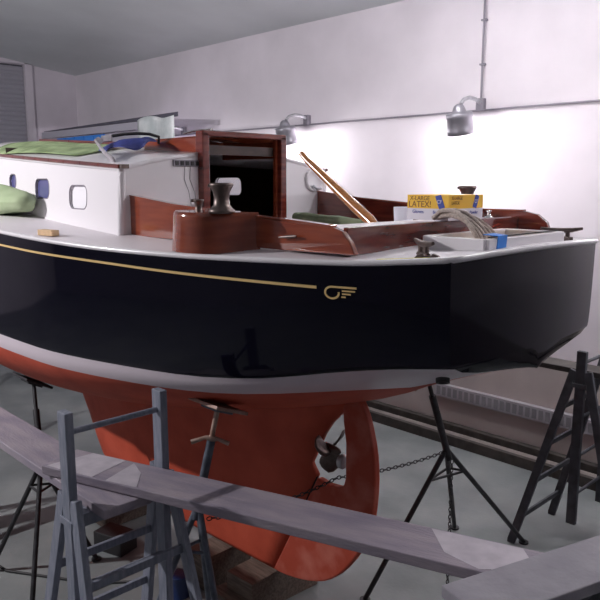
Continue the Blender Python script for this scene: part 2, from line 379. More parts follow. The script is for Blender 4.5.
# gold cove stripe and emblem
zst = interp([(.60,2.876),(1,2.882),(1.5,2.891),(2,2.905),(2.5,2.917),(3,2.930),(4,2.968),(5,3.015),(6,3.075),(7,3.14),(8,3.22),(9.4,3.38)])
for sg, nm in ((1, 'cove_stripe'), (-1, 'cove_stripe')):
    st = [.635 + i * .1 for i in range(88)]
    MB().grid([[(BX + s, BY + sg * (yhull(BX + s, zst(s) + dz) + .003), zst(s) + dz) for dz in (-.0075, .0075)] for s in st]).build(nm, M['gold'], boat, ORG)
def ribbon(pts, w, sg=1):
    P = []; m = len(pts)
    for i in range(m):
        a, b_ = pts[max(i-1, 0)], pts[min(i+1, m-1)]; dx, dz = b_[0]-a[0], b_[1]-a[1]; L = math.hypot(dx, dz)
        nx_, nz_ = -dz / L, dx / L
        P.append([(pts[i][0] + nx_ * w * q, BY + sg * (yhull(pts[i][0] + nx_ * w * q, pts[i][1] + nz_ * w * q) + .004), pts[i][1] + nz_ * w * q) for q in (-.5, .5)])
    return P
em = MB(); ex, ez = BX + .615, 2.858; ES = .74
_rib = ribbon
def ribbon(pts, w): return _rib([(ex - .02 + (a - ex) * ES, ez + (b_ - ez) * ES) for a, b_ in pts], w * .8)
cx = ex - .045
pts = [(ex - .235 + .0, ez + .036)] + [(ex - .05 - i * 0, ez + .036) for i in range(1)]
arc = [(ex - .045 + .042 * math.cos(t), ez - .002 + .038 * math.sin(t)) for t in [PI/2 - i * PI * 1.5 / 22 for i in range(23)]]
# G bowl opens towards the wing (aft); mirrored because forward is +X
arc = [(ex - .055 + .048 * math.sin(t), ez - .004 + .040 * math.cos(t)) for t in [i * 1.55 * PI / 24 for i in range(25)]]
em.grid(ribbon([(ex - .225, ez + .036), (ex - .14, ez + .036), (ex - .055, ez + .036)], .013)); em.grid(ribbon(arc, .013))
for q, (a, b_) in enumerate(((-.215, -.125), (-.185, -.125), (-.150, -.120))):
    zq = ez + .012 - q * .021; em.grid(ribbon([(ex + a, zq), (ex + b_, zq)], .010))
em.build('winged_emblem', M['gold'], boat, ORG)

# deck
def zdk(X, y):
    s = X - BX; b_ = hb(s); return zs(s) + .012 + (.025 + .03 * min(1, s)) * (1 - min(1, abs(y) / b_) ** 2)
CW = .82
def dy(b_): return sorted(set([-b_ * q for q in (1, .985, .93)] + [b_ * q for q in (1, .985, .93)] + [-CW, CW, -.5, -.25, 0, .25, .5]))
dk = MB(); xs = [0, .04, .1, .2, .4, .6, .98, 1.3, 1.6, 2, 2.4, 2.56, 3, 3.5, 4, 4.5, 5, 5.4, 5.8, 6.2, 6.6, 7, 7.4, 7.8, 8.2, 8.6, 9, 9.3, 9.6]
fr_ = [-1, -.985, -.9, -.75, -.58, -.3, 0, .3, .58, .75, .9, .985, 1]
P = []
for s in xs:
    b_ = hb(s); inn = .85 * 1.0
    ys = []
    for q in fr_:
        if abs(q) <= .58 and b_ > .95 : ys.append(q / .58 * CW)
        else: ys.append(q * b_)
    if b_ > .95:
        for idx, q in ((3, -.75), (9, .75)): ys[idx] = math.copysign(CW + (b_ * .9 - CW) * .45, q)
        for idx, q in ((2, -.9), (10, .9)): ys[idx] = math.copysign(CW + (b_ * .985 - CW) * .8, q)
    P.append([(BX + s - (.06 * (1 - (y / b_) ** 2) if s == 0 else 0), BY + y, zdk(BX + s, y)) for y in ys])
def skipd(i, j): return .97 < xs[i] < 6.15 and 4 <= j <= 7
dk.grid(P, skip=skipd)
dk.build('deck', M['deck'], boat, ORG)
# rounded toe rail along the deck edge and across the transom
tr_ = [(BX + s, BY + hb(s) - .008, zs(s) + .008) for s in SS]; tl = [(x, 2 * BY - y, z) for x, y, z in tr_]
tt = [(BX - .06 * (1 - q * q), BY + .775 * q, 3.035 + .008 + .022 * (1 - q * q)) for q in [-.99 + i * .11 for i in range(19)]]
MB().tube(tl[::-1][:-1] + [(BX - .005, BY - .76, 3.046)] + tt[1:-1] + [(BX - .005, BY + .76, 3.046)] + tr_[1:], .0165, 8).build('toe_rail', M['white'], boat, ORG)
# transom top filler so deck camber meets the transom
MB().grid([[(BX - .06 * (1 - q * q) - .001, BY + .775 * q, 3.033 + .02 * (1 - q * q)) for q in [-1 + i / 10 for i in range(21)]], [(BX - .06 * (1 - q * q), BY + .775 * q, 3.047 + .025 * (1 - q * q)) for q in [-1 + i / 10 for i in range(21)]]]).build('transom_cap', M['white'], boat, ORG)

# cockpit well
XA = 4.35
wl = MB()
wl.add([(2.80, BY-CW, 2.55), (XA, BY-CW, 2.55), (XA, BY+CW, 2.55), (2.80, BY+CW, 2.55), (2.80, BY-CW, 3.06), (XA, BY-CW, 3.06), (XA, BY+CW, 3.06), (2.80, BY+CW, 3.06)],
    [(0, 1, 2, 3), (0, 4, 5, 1), (2, 6, 7, 3), (3, 7, 4, 0)])
wl.box((3.58, BY-.62, 2.84), (1.5, .38, .05)); wl.box((3.58, BY+.62, 2.84), (1.5, .38, .05)); wl.box((3.58, BY-.44, 2.69), (1.5, .03, .27)); wl.box((3.58, BY+.44, 2.69), (1.5, .03, .27))
wl.build('cockpit_well', M['white'], boat, ORG)

# cabin trunk
wc = interp([(XA,1.03),(5.5,.97),(7.0,.82),(8.0,.62),(8.4,.5)])
zt = lambda X: 3.50 + .058 * (X - XA)
zb = lambda X: zdk(X, wc(X)) - .03
def rrect(x0, x1, z0, z1, r, n=5):
    out = []
    for cx_, cz_, a0 in ((x1 - r, z1 - r, 0), (x0 + r, z1 - r, PI/2), (x0 + r, z0 + r, PI), (x1 - r, z0 + r, 1.5 * PI)):
        out += [(cx_ + r * math.cos(a0 + i * PI / 2 / n), cz_ + r * math.sin(a0 + i * PI / 2 / n)) for i in range(n + 1)]
    return out
WP = [(5.58, 5.90, 3.265, 3.425), (4.86, 5.17, 3.20, 3.375), (6.42, 6.63, 3.34, 3.47)]
WS = [(5.42, 5.80, 3.27, 3.445), (6.42, 6.63, 3.34, 3.47)]
import bmesh
def holed(outer, holes, fn, t0, t1):
    bm = bmesh.new(); loops = []
    for lp in [outer] + holes:
        vs = [bm.verts.new((a, b_, 0)) for a, b_ in lp]; loops.append([bm.edges.new((vs[i], vs[(i + 1) % len(vs)])) for i in range(len(vs))])
    bmesh.ops.triangle_fill(bm, use_beauty=True, edges=[e for l in loops for e in l])
    bm.verts.index_update(); V = [(v.co.x, v.co.y) for v in bm.verts]; F = [tuple(v.index for v in f.verts) for f in bm.faces]; bm.free()
    return V, F
for sg in (1, -1):
    WIN = WP if sg > 0 else WS
    xs_ = [XA + i * (8.4 - XA) / 24 for i in range(25)]
    outer = [(x, zb(x)) for x in xs_] + [(x, zt(x)) for x in xs_[::-1]]
    V, F = holed(outer, [rrect(a, b_, c, d, .06) for a, b_, c, d in WIN], None, 0, 0)
    m = MB(); n0 = len(V)
    def f3(a, b_, t): return (a, BY + sg * (wc(a) - .05 * (b_ - 3.1) - t), b_)
    m.add([f3(a, b_, 0) for a, b_ in V] + [f3(a, b_, .03) for a, b_ in V], F + [tuple(i + n0 for i in f[::-1]) for f in F], [0] * len(F) + [1] * len(F))
    for lp in [outer] + [rrect(a, b_, c, d, .06) for a, b_, c, d in WIN]:
        L = len(lp); m.add([f3(a, b_, 0) for a, b_ in lp] + [f3(a, b_, .03) for a, b_ in lp], [(i, (i+1) % L, L + (i+1) % L, L + i) for i in range(L)])
    side = m.build('cabin_side', [M['white'], M['dark']], boat, ORG)
    for q, (a, b_, c, d) in enumerate(WIN):
        lp = rrect(a, b_, c, d, .06)
        w = MB(); w.tube([f3(x, z, .001) for x, z in lp], .005, 6, closed=True); pf = w.build('portlight_frame', M['conduit'], side, ORG)
        w = MB(); w.prism(lp, f3, .018, .024); w.build('portlight_pane', M['clear'] if sg == -1 else M['whitepane'] if q == 1 else M['window'], side, ORG)
# cabin roof, front and aft face
def zroof(X, y): w_ = wc(X) - .03; return zt(X) + .135 * (1 - (y / w_) ** 2)
rx = [XA - .015, XA + .01] + [4.5 + i * .3 for i in range(13)] + [8.4]
ry = [-1, -.97, -.9, -.75, -.6, -.47, -.2, 0, .2, .35, .6, .75, .9, .97, 1]
P = [[(X, BY + q * (wc(X) - .012), zroof(X, q * (wc(X) - .03)) ) for q in ry] for X in rx]
MB().grid(P, skip=lambda i, j: rx[i + 1] < 5.15 and 5 <= j <= 8).build('cabin_roof', M['white'], boat, ORG, solid=.03)
P = [[(8.4 + .25 * v, BY + q * .5, zdk(8.6, 0) - .05 + (zroof(8.4, q * .47) - zdk(8.6, 0) + .05) * (1 - v)) for q in ry] for v in (0, .5, 1)]
MB().grid(P).build('cabin_front', M['white'], boat, ORG)
CY, CH = -3.56, .42
wa = wc(XA) - .012
def crown(y): return 3.50 + .135 * (1 - (y / wa) ** 2) - .012
outl = [(-wa, 2.95), (-CH + (CY - BY), 2.95)] + [(-CH + (CY - BY), crown(.45))] + [(-wa + i * (wa - CH + (CY - BY)) / 6, crown(-wa + i * (wa - CH + (CY - BY)) / 6)) for i in range(5, 0, -1)] + [(-wa + .01, 3.47), (-wa, 3.44)]
outr = [(wa, 2.95), (CH + (CY - BY), 2.95)] + [(CH + (CY - BY), crown(.45))] + [(wa - i * (wa - CH - (CY - BY)) / 6, crown(wa - i * (wa - CH - (CY - BY)) / 6)) for i in range(5, 0, -1)] + [(wa - .01, 3.47), (wa, 3.44)]
m = MB()
for ol in (outl, outr): m.prism(ol, lambda a, b_, t: (XA - .012 + t, BY + a, b_), 0, .03, 0, 1)
for sg in (-1, 1): m.tube([(XA + .014, BY + sg * (wc(XA) - .05 * (z - 3.1) - .026), z) for z in (3.03, 3.2, 3.35, 3.49)], .031, 12)
m.add([(XA, BY-CW, 2.5), (XA, BY+CW, 2.5), (XA, BY+CW, 2.97), (XA, BY-CW, 2.97)], [(0, 1, 2, 3)])
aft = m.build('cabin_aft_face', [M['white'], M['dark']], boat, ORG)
# interior lining
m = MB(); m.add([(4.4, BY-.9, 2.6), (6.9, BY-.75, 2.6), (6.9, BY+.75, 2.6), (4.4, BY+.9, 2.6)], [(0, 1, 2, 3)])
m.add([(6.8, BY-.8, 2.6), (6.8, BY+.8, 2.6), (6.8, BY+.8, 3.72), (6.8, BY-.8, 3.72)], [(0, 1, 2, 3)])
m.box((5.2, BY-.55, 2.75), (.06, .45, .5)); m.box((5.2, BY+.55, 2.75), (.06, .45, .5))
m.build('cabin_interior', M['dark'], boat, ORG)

# companionway frame and sliding hatch
fr = empty('companionway_frame', (0, 0, 0), None, None); fr.parent = boat
for y in (CY + CH - .03, CY - CH + .03):
    MB().box((XA - .03, y, 3.33), (.09, .065, .86)).build('jamb', M['mahog'], fr, ORG, bevel=.008)
MB().box((XA - .03, CY, 3.755), (.09, 2 * CH, .045)).build('head_beam', M['mahog'], fr, ORG, bevel=.008)
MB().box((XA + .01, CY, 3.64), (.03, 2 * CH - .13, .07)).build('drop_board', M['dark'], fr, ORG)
for y in (CY + CH - .075, CY - CH + .075): MB().box((XA - .02, y, 3.33), (.03, .02, .84)).build('washboard_track', M['mahogl'], fr, ORG)
m = MB(); P = []
for X in (XA + .01, 5.0, 5.08): P.append([(X, CY + q * (CH - .01), 3.735 + .03 * (1 - q * q)) for q in [-1 + i / 6 for i in range(13)]])
m.grid(P); so = m.build('sliding_hatch', M['mahogl'], boat, ORG, solid=.025)
for sg in (-1, 1): MB().box((4.72, CY + sg * (CH - .02), 3.66), (.74, .035, .14)).build('hatch_rail', M['mahogl'], so, ORG, bevel=.012)
MB().box((5.08, CY, 3.69), (.03, 2 * CH - .05, .10)).build('hatch_front', M['mahogl'], so, ORG)
MB().tube([(4.40, CY + .25, 3.76), (4.40, CY + .25, 3.80), (4.44, CY + .20, 3.80), (4.48, CY + .36, 3.78), (4.55, CY + .40, 3.765)], .007, 6).build('hatch_hasp', M['chrome'], so, ORG)
# long mahogany rails on the roof
for sg in (1, -1):
    P_ = [(X, BY + sg * (wc(X) - .015), zt(X) + .005) for X in [XA - .02 + i * .3 for i in range(14)]]
    m = MB()
    for a, b_ in zip(P_, P_[1:]): m.bar(a, b_, .032, .028)
    gr = m.build('cabin_edge_trim', M['mahog'], boat, ORG, bevel=.004)
    P_ = [(X, BY + sg * .56 if sg > 0 else BY + .10, zroof(X, .1) + .012) for X in (5.5, 6.2, 6.9, 7.6)]
    if sg < 0:
        m = MB()
        for a, b_ in zip(P_, P_[1:]): m.bar(a, b_, .03, .06)
        m.build('grab_rail', M['mahog'], boat, ORG, bevel=.006)
m = MB(); m.box((XA - .02, BY + .99, 3.505), (.05, .06, .028)); m.build('trim_end_cap', M['bronze'], gr, ORG)

# electrical strip with wires, round instrument on the aft face
m = MB(); m.box((XA - .012, -3.035, 3.535), (.022, .24, .048)); el = m.build('switch_strip', M['conduit'], boat, ORG, bevel=.004)
for q in range(5): MB().box((XA - .025, -2.945 - q * .045, 3.535), (.006, .028, .03)).build('switch', M['black'], el, ORG)
for q, y0 in enumerate((-3.02, -3.07)):
    MB().tube([(XA - .012, y0, 3.52), (XA - .015, y0 + .01, 3.42), (XA - .012, y0 - .03, 3.33), (XA - .012, y0 - .05, 3.22), (XA - .015, y0 - .045, 3.12)], .003, 6).build('wire', M['grey'], el, ORG)
m = MB(); m.lathe([(.105, .0), (.105, .025), (.09, .035), (.085, .03), (.07, .018), (.001, .018)], (XA, -4.355, 3.42), (-1, 0, 0), 28); ins = m.build('round_instrument', M['white'], boat, ORG)
MB().tube([(XA - .03, -4.33, 3.37), (XA - .05, -4.36, 3.345), (XA - .05, -4.41, 3.345)], .012, 8).build('instrument_knob', M['galv'], ins, ORG)

# coamings
def coaming(sg):
    prof = [(2.30, 3.04), (2.335, 3.10), (2.39, 3.155), (2.46, 3.175), (2.8, 3.195), (3.2, 3.215), (3.85, 3.255), (XA - .002, 3.305), (XA - .002, 3.03), (3.4, 3.03), (2.8, 3.03)]
    if sg < 0: prof = [(2.16, 3.06), (2.19, 3.14), (2.26, 3.19), (2.36, 3.21)] + [(a, b_ + .015) for a, b_ in prof[4:8]] + prof[8:]
    y = BY + sg * .88
    m = MB(); yy = lambda a: BY + sg * (.88 + .045 * max(0, a - 2.9) / 1.45)
    m.prism(prof, lambda a, b_, t: (a, yy(a) + t, b_), -.02, .02)
    c = m.build('coaming', M['mahogl'] if sg > 0 else M['mahog'], boat, ORG, bevel=.007)
    # top cap line
    m = MB(); tp = prof[3:8]
    for a, b_ in zip(tp, tp[1:]): m.bar((a[0], yy(a[0]), a[1] + .003), (b_[0], yy(b_[0]), b_[1] + .003), .05, .010)
    m.build('coaming_cap', M['mahogl'], c, ORG, bevel=.003)
    return c
cp, cs = coaming(1), coaming(-1)
# winch islands: rounded outboard blocks
def island(sg, c):
    pl = [(3.58, .89), (3.555, 1.06), (3.50, 1.16), (3.42, 1.215), (3.33, 1.235), (3.24, 1.225), (3.17, 1.19), (3.12, 1.13), (3.095, 1.05), (3.07, .96), (3.03, .89)]
    m = MB(); P = []
    for zq, k_ in ((3.0, 1.02), (3.10, 1.0), (3.20, .985), (3.222, .975), (3.228, .95)):
        P.append([(3.3 + (a - 3.3) * k_, BY + sg * (.88 + (b_ - .88) * k_), zq + .012 * (a - 2.8)) for a, b_ in pl])
    m.grid(P); m.add(P[-1], [tuple(range(len(pl)))])
    return m.build('winch_island', M['mahogl'], c, ORG)
for sg, c in ((1, cp), (-1, cs)): island(sg, c)
# aft coaming and bridge deck
m = MB(); m.box((2.40, BY, 3.10), (.03, 1.72, .145)); m.build('aft_coaming', M['mahog'], boat, ORG, bevel=.006)
m = MB(); m.box((2.61, BY, 3.10), (.38, 1.72, .11)); m.build('bridge_deck', M['deck'], boat, ORG, bevel=.008)
# winches
def winch(x, y, z, s=1., handle=False):
    m = MB(); m.lathe([(.062*s, 0), (.078*s, .004), (.078*s, .02*s), (.066*s, .03*s), (.05*s, .05*s), (.045*s, .09*s), (.05*s, .125*s), (.066*s, .155*s), (.072*s, .165*s), (.070*s, .18*s), (.03*s, .182*s), (.028*s, .175*s), (.001, .175*s)], (x, y, z), n=28)
    w = m.build('winch', M['bronze'], boat, ORG)
    MB().box((x + .045*s, y + .045*s, z + .165*s), (.03, .02, .018), PI/4).build('line_gripper', M['bronze'], w, ORG)
winch(3.125, BY + 1.085, 3.227, .93); winch(2.95, BY - 1.10, 3.20, .95)
winch(3.50, BY + .97, 3.215, .45)
# horn cleat outside the port coaming
def horn(c, d, s, parent=None, name='horn_cleat', n=(0, 0, 1)):
    c, d, n = Vector(c), Vector(d).normalized(), Vector(n)
    m = MB(); L = .085 * s
    m.tube([c - d * L + n * .045 * s, c - d * L * .5 + n * .038 * s, c + n * .036 * s, c + d * L * .5 + n * .038 * s, c + d * L + n * .045 * s], [.006*s, .010*s, .012*s, .010*s, .006*s], 10)
    for q in (-.3, .3): m.tube([c + d * L * q, c + d * L * q + n * .036 * s], .010 * s, 8)
    m.tube([c - d * L * .55, c + d * L * .55], .009 * s, 8)
    return m.build(name, M['bronze'], parent or boat, ORG)
horn((2.75, BY + .90, 3.11), (1, 0, -.1), .8, n=(0, 1, 0))
horn((2.03, BY + .70, zdk(2.03, .70) + .01), (.75, -.5, 0), 1.45, name='deck_cleat')
horn((1.93, BY - .54, zdk(1.93, .54) + .01), (.75, .5, 0), 1.4, name='deck_cleat')
def chock(x, y, rz):
    m = MB(); R = Matrix.Rotation(rz, 3, 'Z'); pl = [(-.07, 0), (-.05, .022), (-.025, .03), (-.015, .018), (.015, .018), (.025, .03), (.05, .022), (.07, 0)]
    c = Vector((x, y, zdk(x, abs(y - BY)) - .002))
    m.prism(pl, lambda a, b_, t: tuple(c + R @ Vector((a, t, b_))), -.015, .015); m.build('fairlead_chock', M['bronze'], boat, ORG, bevel=.004)
chock(1.95, BY + .775, .35); chock(1.88, BY - .42, 1.2)
m = MB(); m.lathe([(.03, 0), (.03, .02), (.018, .03), (.001, .032)], (1.90, BY - .36, zdk(1.9, .36)), n=14); m.build('deck_fill_cap', M['bronze'], boat, ORG)
# small winch-handle socket / shackle on aft end of starboard coaming
m = MB(); m.lathe([(.035, 0), (.035, .012), (.014, .02), (.012, .045), (.02, .055), (.001, .06)], (2.52, BY - .70, 3.155), n=14); m.build('vent_fitting', M['chrome'], boat, ORG)
m = MB(); m.box((2.55, BY - .82, 3.17), (.03, .14, .02)); m.build('sheet_lead', M['chrome'], boat, ORG)

# stern hatch coaming (open white frame)
hx0, hx1, hy0, hy1, hz = 1.87, 2.24, BY - .42, BY + .40, 3.068
sh = empty('lazarette_hatch', (0, 0, 0), None, None); sh.parent = boat
m = MB()
for a, b_ in (((hx0, hy0), (hx0, hy1)), ((hx1, hy0), (hx1, hy1))): m.bar((a[0], a[1], hz + .012), (b_[0], b_[1], hz + .012), .035, .075)
for a, b_ in (((hx0, hy0), (hx1, hy0)), ((hx0, hy1), (hx1, hy1))): m.bar((a[0], a[1], hz + .012), (b_[0], b_[1], hz + .012), .035, .075)
m.build('hatch_frame', M['white'], sh, ORG, bevel=.006)
MB().box(((hx0+hx1)/2, (hy0+hy1)/2, hz - .01), (hx1-hx0-.03, hy1-hy0-.03, .02)).build('hatch_floor', M['tan'], sh, ORG)
MB().bar((hx0 + .02, hy0 + .02, hz + .055), (hx0 + .02, hy1 - .06, hz + .055), .012, .006).build('hatch_gasket', M['black'], sh, ORG)
# tiller
TL = [(2.86, BY + .045, 3.10), (2.95, BY + .02, 3.155), (3.08, BY + .01, 3.235), (3.25, BY, 3.345), (3.42, BY - .01, 3.455), (3.56, BY - .01, 3.55), (3.62, BY - .01, 3.60)]
m = MB(); rr = [.030, .037, .038, .034, .028, .024, .021]
m.tube(TL, rr, 12); ti = m.build('tiller', M['ash'], boat, ORG)
m = MB(); m.lathe([(.05, 0), (.05, .04), (.03, .05), (.03, .09)], (2.84, BY + .045, 3.06), n=16); m.build('rudder_head', M['bronze'], boat, ORG)
# exhaust outlet under the counter and stern chain plates
s_ = .16; u_ = .45; ye = hw(s_) * (1 - u_ ** pp(s_)); ze = zd(s_) - (zd(s_) - zc(s_)) * u_
m = MB(); m.lathe([(.036, 0), (.036, .025), (.024, .025), (.024, .0)], (BX + s_, BY + ye, ze - .015), (-.3, .35, -.85), n=16); m.build('exhaust_outlet', M['black'], boat, ORG)

# ------------------------------------------------------------------ loose things on the boat
def onto(o, *a): return tag(o, *a)
# glove box
gb = empty('glove_carton', (2.515, -3.68, 3.174), 'yellow and white latex glove carton standing on the stern of the boat', 'carton', rz=math.radians(0))
LX, LY, LZ = .30, .37, .150
MB().box((0, 0, LZ * .23), (LX, LY, LZ * .46)).build('carton_lower', M['cartonw'], gb)
m = MB(); m.box((0, 0, LZ * .73), (LX, LY, LZ * .54)); m.build('carton_upper', M['yellow'], gb)
def text(s, size, M_, parent, loc, rot, nm='printed_text'):
    c = bpy.data.curves.new(nm, 'FONT'); c.body = s; c.size = size; c.extrude = .0006; c.materials.append(M_)
    o0 = bpy.data.objects.new(nm, c); C.objects.link(o0); bpy.context.view_layer.update()
    me = bpy.data.meshes.new_from_object(o0.evaluated_get(bpy.context.evaluated_depsgraph_get())); bpy.data.objects.remove(o0)
    o_ = bpy.data.objects.new(nm, me); C.objects.link(o_); o_.parent = parent; o_.location = loc; o_.rotation_euler = rot; return o_
# port-facing end (normal +Y): text runs towards -X as seen from port
RP = (PI / 2, 0, PI); RA = (PI / 2, 0, -PI / 2)
text('X-LARGE', .036, M['ink'], gb, (LX/2 - .02, LY/2 + .001, .118), RP); text('LATEX!', .052, M['ink'], gb, (LX/2 - .01, LY/2 + .001, .077), RP)
text('Gloves', .030, M['inkb'], gb, (LX/2 - .04, LY/2 + .001, .040), RP)
text('Box', .026, M['inkb'], gb, (-.04, LY/2 + .001, .040), RP)
text('X-LARGE\nLATEX', .028, M['ink'], gb, (-LX/2 - .001, LY/2 - .03, .122), RA); text('Gloves', .030, M['inkb'], gb, (-LX/2 - .001, LY/2 - .03, .035), RA); text('Powder', .028, M['inkb'], gb, (-LX/2 - .001, -.04, .035), RA)
def logo(cx_, cz_, fn):
    m = MB(); m.prism([(cx_ - .035, cz_ - .035), (cx_ + .005, cz_ - .045), (cx_ + .035, cz_ + .03), (cx_ - .005, cz_ + .04)], fn, 0, .0015); return m
logo(-.09, .112, lambda a, b_, t: (a * 1., LY/2 + t, b_)).build('blue_logo', M['inkb'], gb)
logo(.105, .112, lambda a, b_, t: (-LX/2 - t, -a, b_)).build('blue_logo', M['inkb'], gb)
text('CF', .030, M['cartonw'], gb, (-.068, LY/2 + .0025, .10), RP, 'logo_letters'); text('CF', .030, M['cartonw'], gb, (-LX/2 - .0025, -.087, .10), RA, 'logo_letters')
# rope hanks lying from the bridge over the hatch
m = MB()
for i in range(6):
    y = BY + .02 - i * .034 + random.uniform(-.006, .006); dx = random.uniform(-.02, .02)
    o_ = (i - 2.5); lift = (.03, .0, .012, .028, .0, .01)[i]
    pts = [(2.44 + dx, -3.46 - o_ * .012, 3.19), (2.37, -3.46 - o_ * .016, 3.205 + lift), (2.30, -3.455 - o_ * .020, 3.212 + lift), (2.22, -3.445 - o_ * .026, 3.198 + lift), (2.15, -3.43 - o_ * .031, 3.172 + lift * .6), (2.09, -3.415 - o_ * .036, 3.14), (2.06, -3.41 - o_ * .037, 3.11), (2.05, -3.41 - o_ * .037, 3.085)]
    m.tube(pts, .0125, 8)
tag(m.build('rope_hank', M['rope']), 'hank of beige cotton rope draped from the carton into the white stern hatch', 'rope')
# blue tape and yellow tape
m = MB(); m.add([(1.848, -3.17, 3.062), (1.848, -3.26, 3.062), (1.848, -3.27, 3.132), (1.848, -3.18, 3.132), (1.93, -3.17, 3.136), (1.93, -3.27, 3.138)], [(0, 1, 2, 3), (3, 2, 5, 4)])
tag(m.build('tape_piece', M['tapeb'], solid=.004), 'piece of blue masking tape stuck on the corner of the white stern hatch', 'tape')
m = MB(); P = [[(1.95 + i * .04, -2.715 + i * .020 + j * .018 , zs(.13 + i * .04) + .032 - j * .006) for j in range(2)] for i in range(6)]
m = MB(); m.grid([[(1.93 + i * .04, BY + hb(.11 + i * .04) - .045 + j * .022, zs(.11 + i * .04) + .0255 - j * .001) for j in range(2)] for i in range(7)])
tag(m.build('yellow_tape', M['tapey'], solid=.003), 'strip of yellow tape along the deck edge beside the port stern cleat', 'tape')
# wood offcut on side deck
tag(MB().box((4.72, -2.13, zdk(4.72, 1.37) + .022), (.17, .06, .04), .15).build('wood_offcut', M['tan'], bevel=.003), 'small pale wood offcut lying on the side deck by the first cabin window', 'wood block')
# white cup, olive roll
tag(MB().lathe([(.055, 0), (.075, .35), (.071, .35), (.052, .01), (.001, .01)], (3.22, BY - .68, 2.868), n=20).build('plastic_tub', M['cup']), 'white plastic tub standing on the far cockpit seat, just left of the glove carton', 'tub')
m = MB(); rp_ = [(3.98 - i * .13, -3.80 + i * .015, 3.130 - i * .004 + .003 * math.sin(i * 2)) for i in range(7)]
m.tube(rp_, [.036, .042, .043, .041, .043, .041, .036], 12)
tag(m.build('canvas_roll', M['olive']), 'rolled olive green canvas lying across the cockpit under the tiller', 'canvas roll')
# green canvas over cabin roof
def cloth(x0, x1, y0, y1, nx_, ny_, zf, amp, seed, edge=0):
    rnd = random.Random(seed); ph = [rnd.uniform(0, 6) for _ in range(6)]; P = []
    for i in range(nx_ + 1):
        row = []
        for j in range(ny_ + 1):
            u, v = i / nx_, j / ny_; x = x0 + (x1 - x0) * u + edge * math.sin(5 * v + ph[0]); y = y0 + (y1 - y0) * v + edge * math.sin(4 * u + ph[1])
            z = zf(x, y) + amp * (1 + .5 * math.sin(7 * u + ph[2] + 3 * v) + .5 * math.sin(9 * v + ph[3] - 4 * u)) ; row.append((x, y, z))
        P.append(row)
    return P
m = MB(); m.grid(cloth(5.35, 7.6, BY + .30, BY + .83, 26, 14, lambda x, y: zroof(x, y - BY) + .014, .014, 3, .04))
tag(m.build('green_canvas', M['green'], solid=.006), 'pale green canvas cover spread on the white cabin roof', 'canvas cover')
m = MB(); m.grid(cloth(4.72, 5.15, BY + .46, BY + .74, 20, 12, lambda x, y: zroof(x, y - BY) + .025 + .04 * max(0, 1 - ((x - 4.82) / .15) ** 2) + .05 * max(0, 1 - ((x - 4.95) / .25) ** 2) * max(0, 1 - ((y - BY - .58) / .2) ** 2), .018, 8, .03))
tag(m.build('navy_jacket', M['blue'], solid=.008), 'crumpled navy blue cloth lying beside the mahogany sliding hatch', 'cloth')
m = MB(); pts = [(4.58, -2.585, 3.55), (4.72, -2.61, 3.59), (4.93, -2.66, 3.665), (5.02, -2.69, 3.70), (5.04, -2.74, 3.725), (4.98, -2.80, 3.735)]
for a, b_ in zip(pts, pts[1:]): m.bar(a, b_, .016, .055, up=(.6, .1, .6))
tag(m.build('webbing_strap', M['grey'], bevel=.003), 'curved grey webbing strap arching over the cabin roof edge', 'strap')
m = MB(); m.tube([(4.99, -2.81, 3.75), (4.93, -2.88, 3.765), (4.86, -2.95, 3.77), (4.80, -3.02, 3.765), (4.76, -3.08, 3.745), (4.80, -3.10, 3.70)], .012, 8)
tag(m.build('black_hose', M['black']), 'short black hose curling over the navy blue cloth on the roof', 'hose')
# green bag on side deck
P = []
for i in range(15):
    row = []
    for j in range(21):
        a = PI * i / 14; t = 2 * PI * j / 20; k_ = abs(math.sin(a)) ** .7; wob = 1 + .06 * math.sin(3 * t + i * .5) + .04 * math.sin(5 * t)
        row.append((6.32 - .62 * math.cos(a), -2.43 + .15 * k_ * math.cos(t) * wob, 3.235 + .125 * k_ * max(-.9, math.sin(t)) * wob * (1 + .1 * math.sin(a * 5))))
    P.append(row)
tag(MB().grid(P).build('green_sail_bag', M['greenb']), 'pale green cloth sail bag resting on the side deck against the cabin', 'bag')

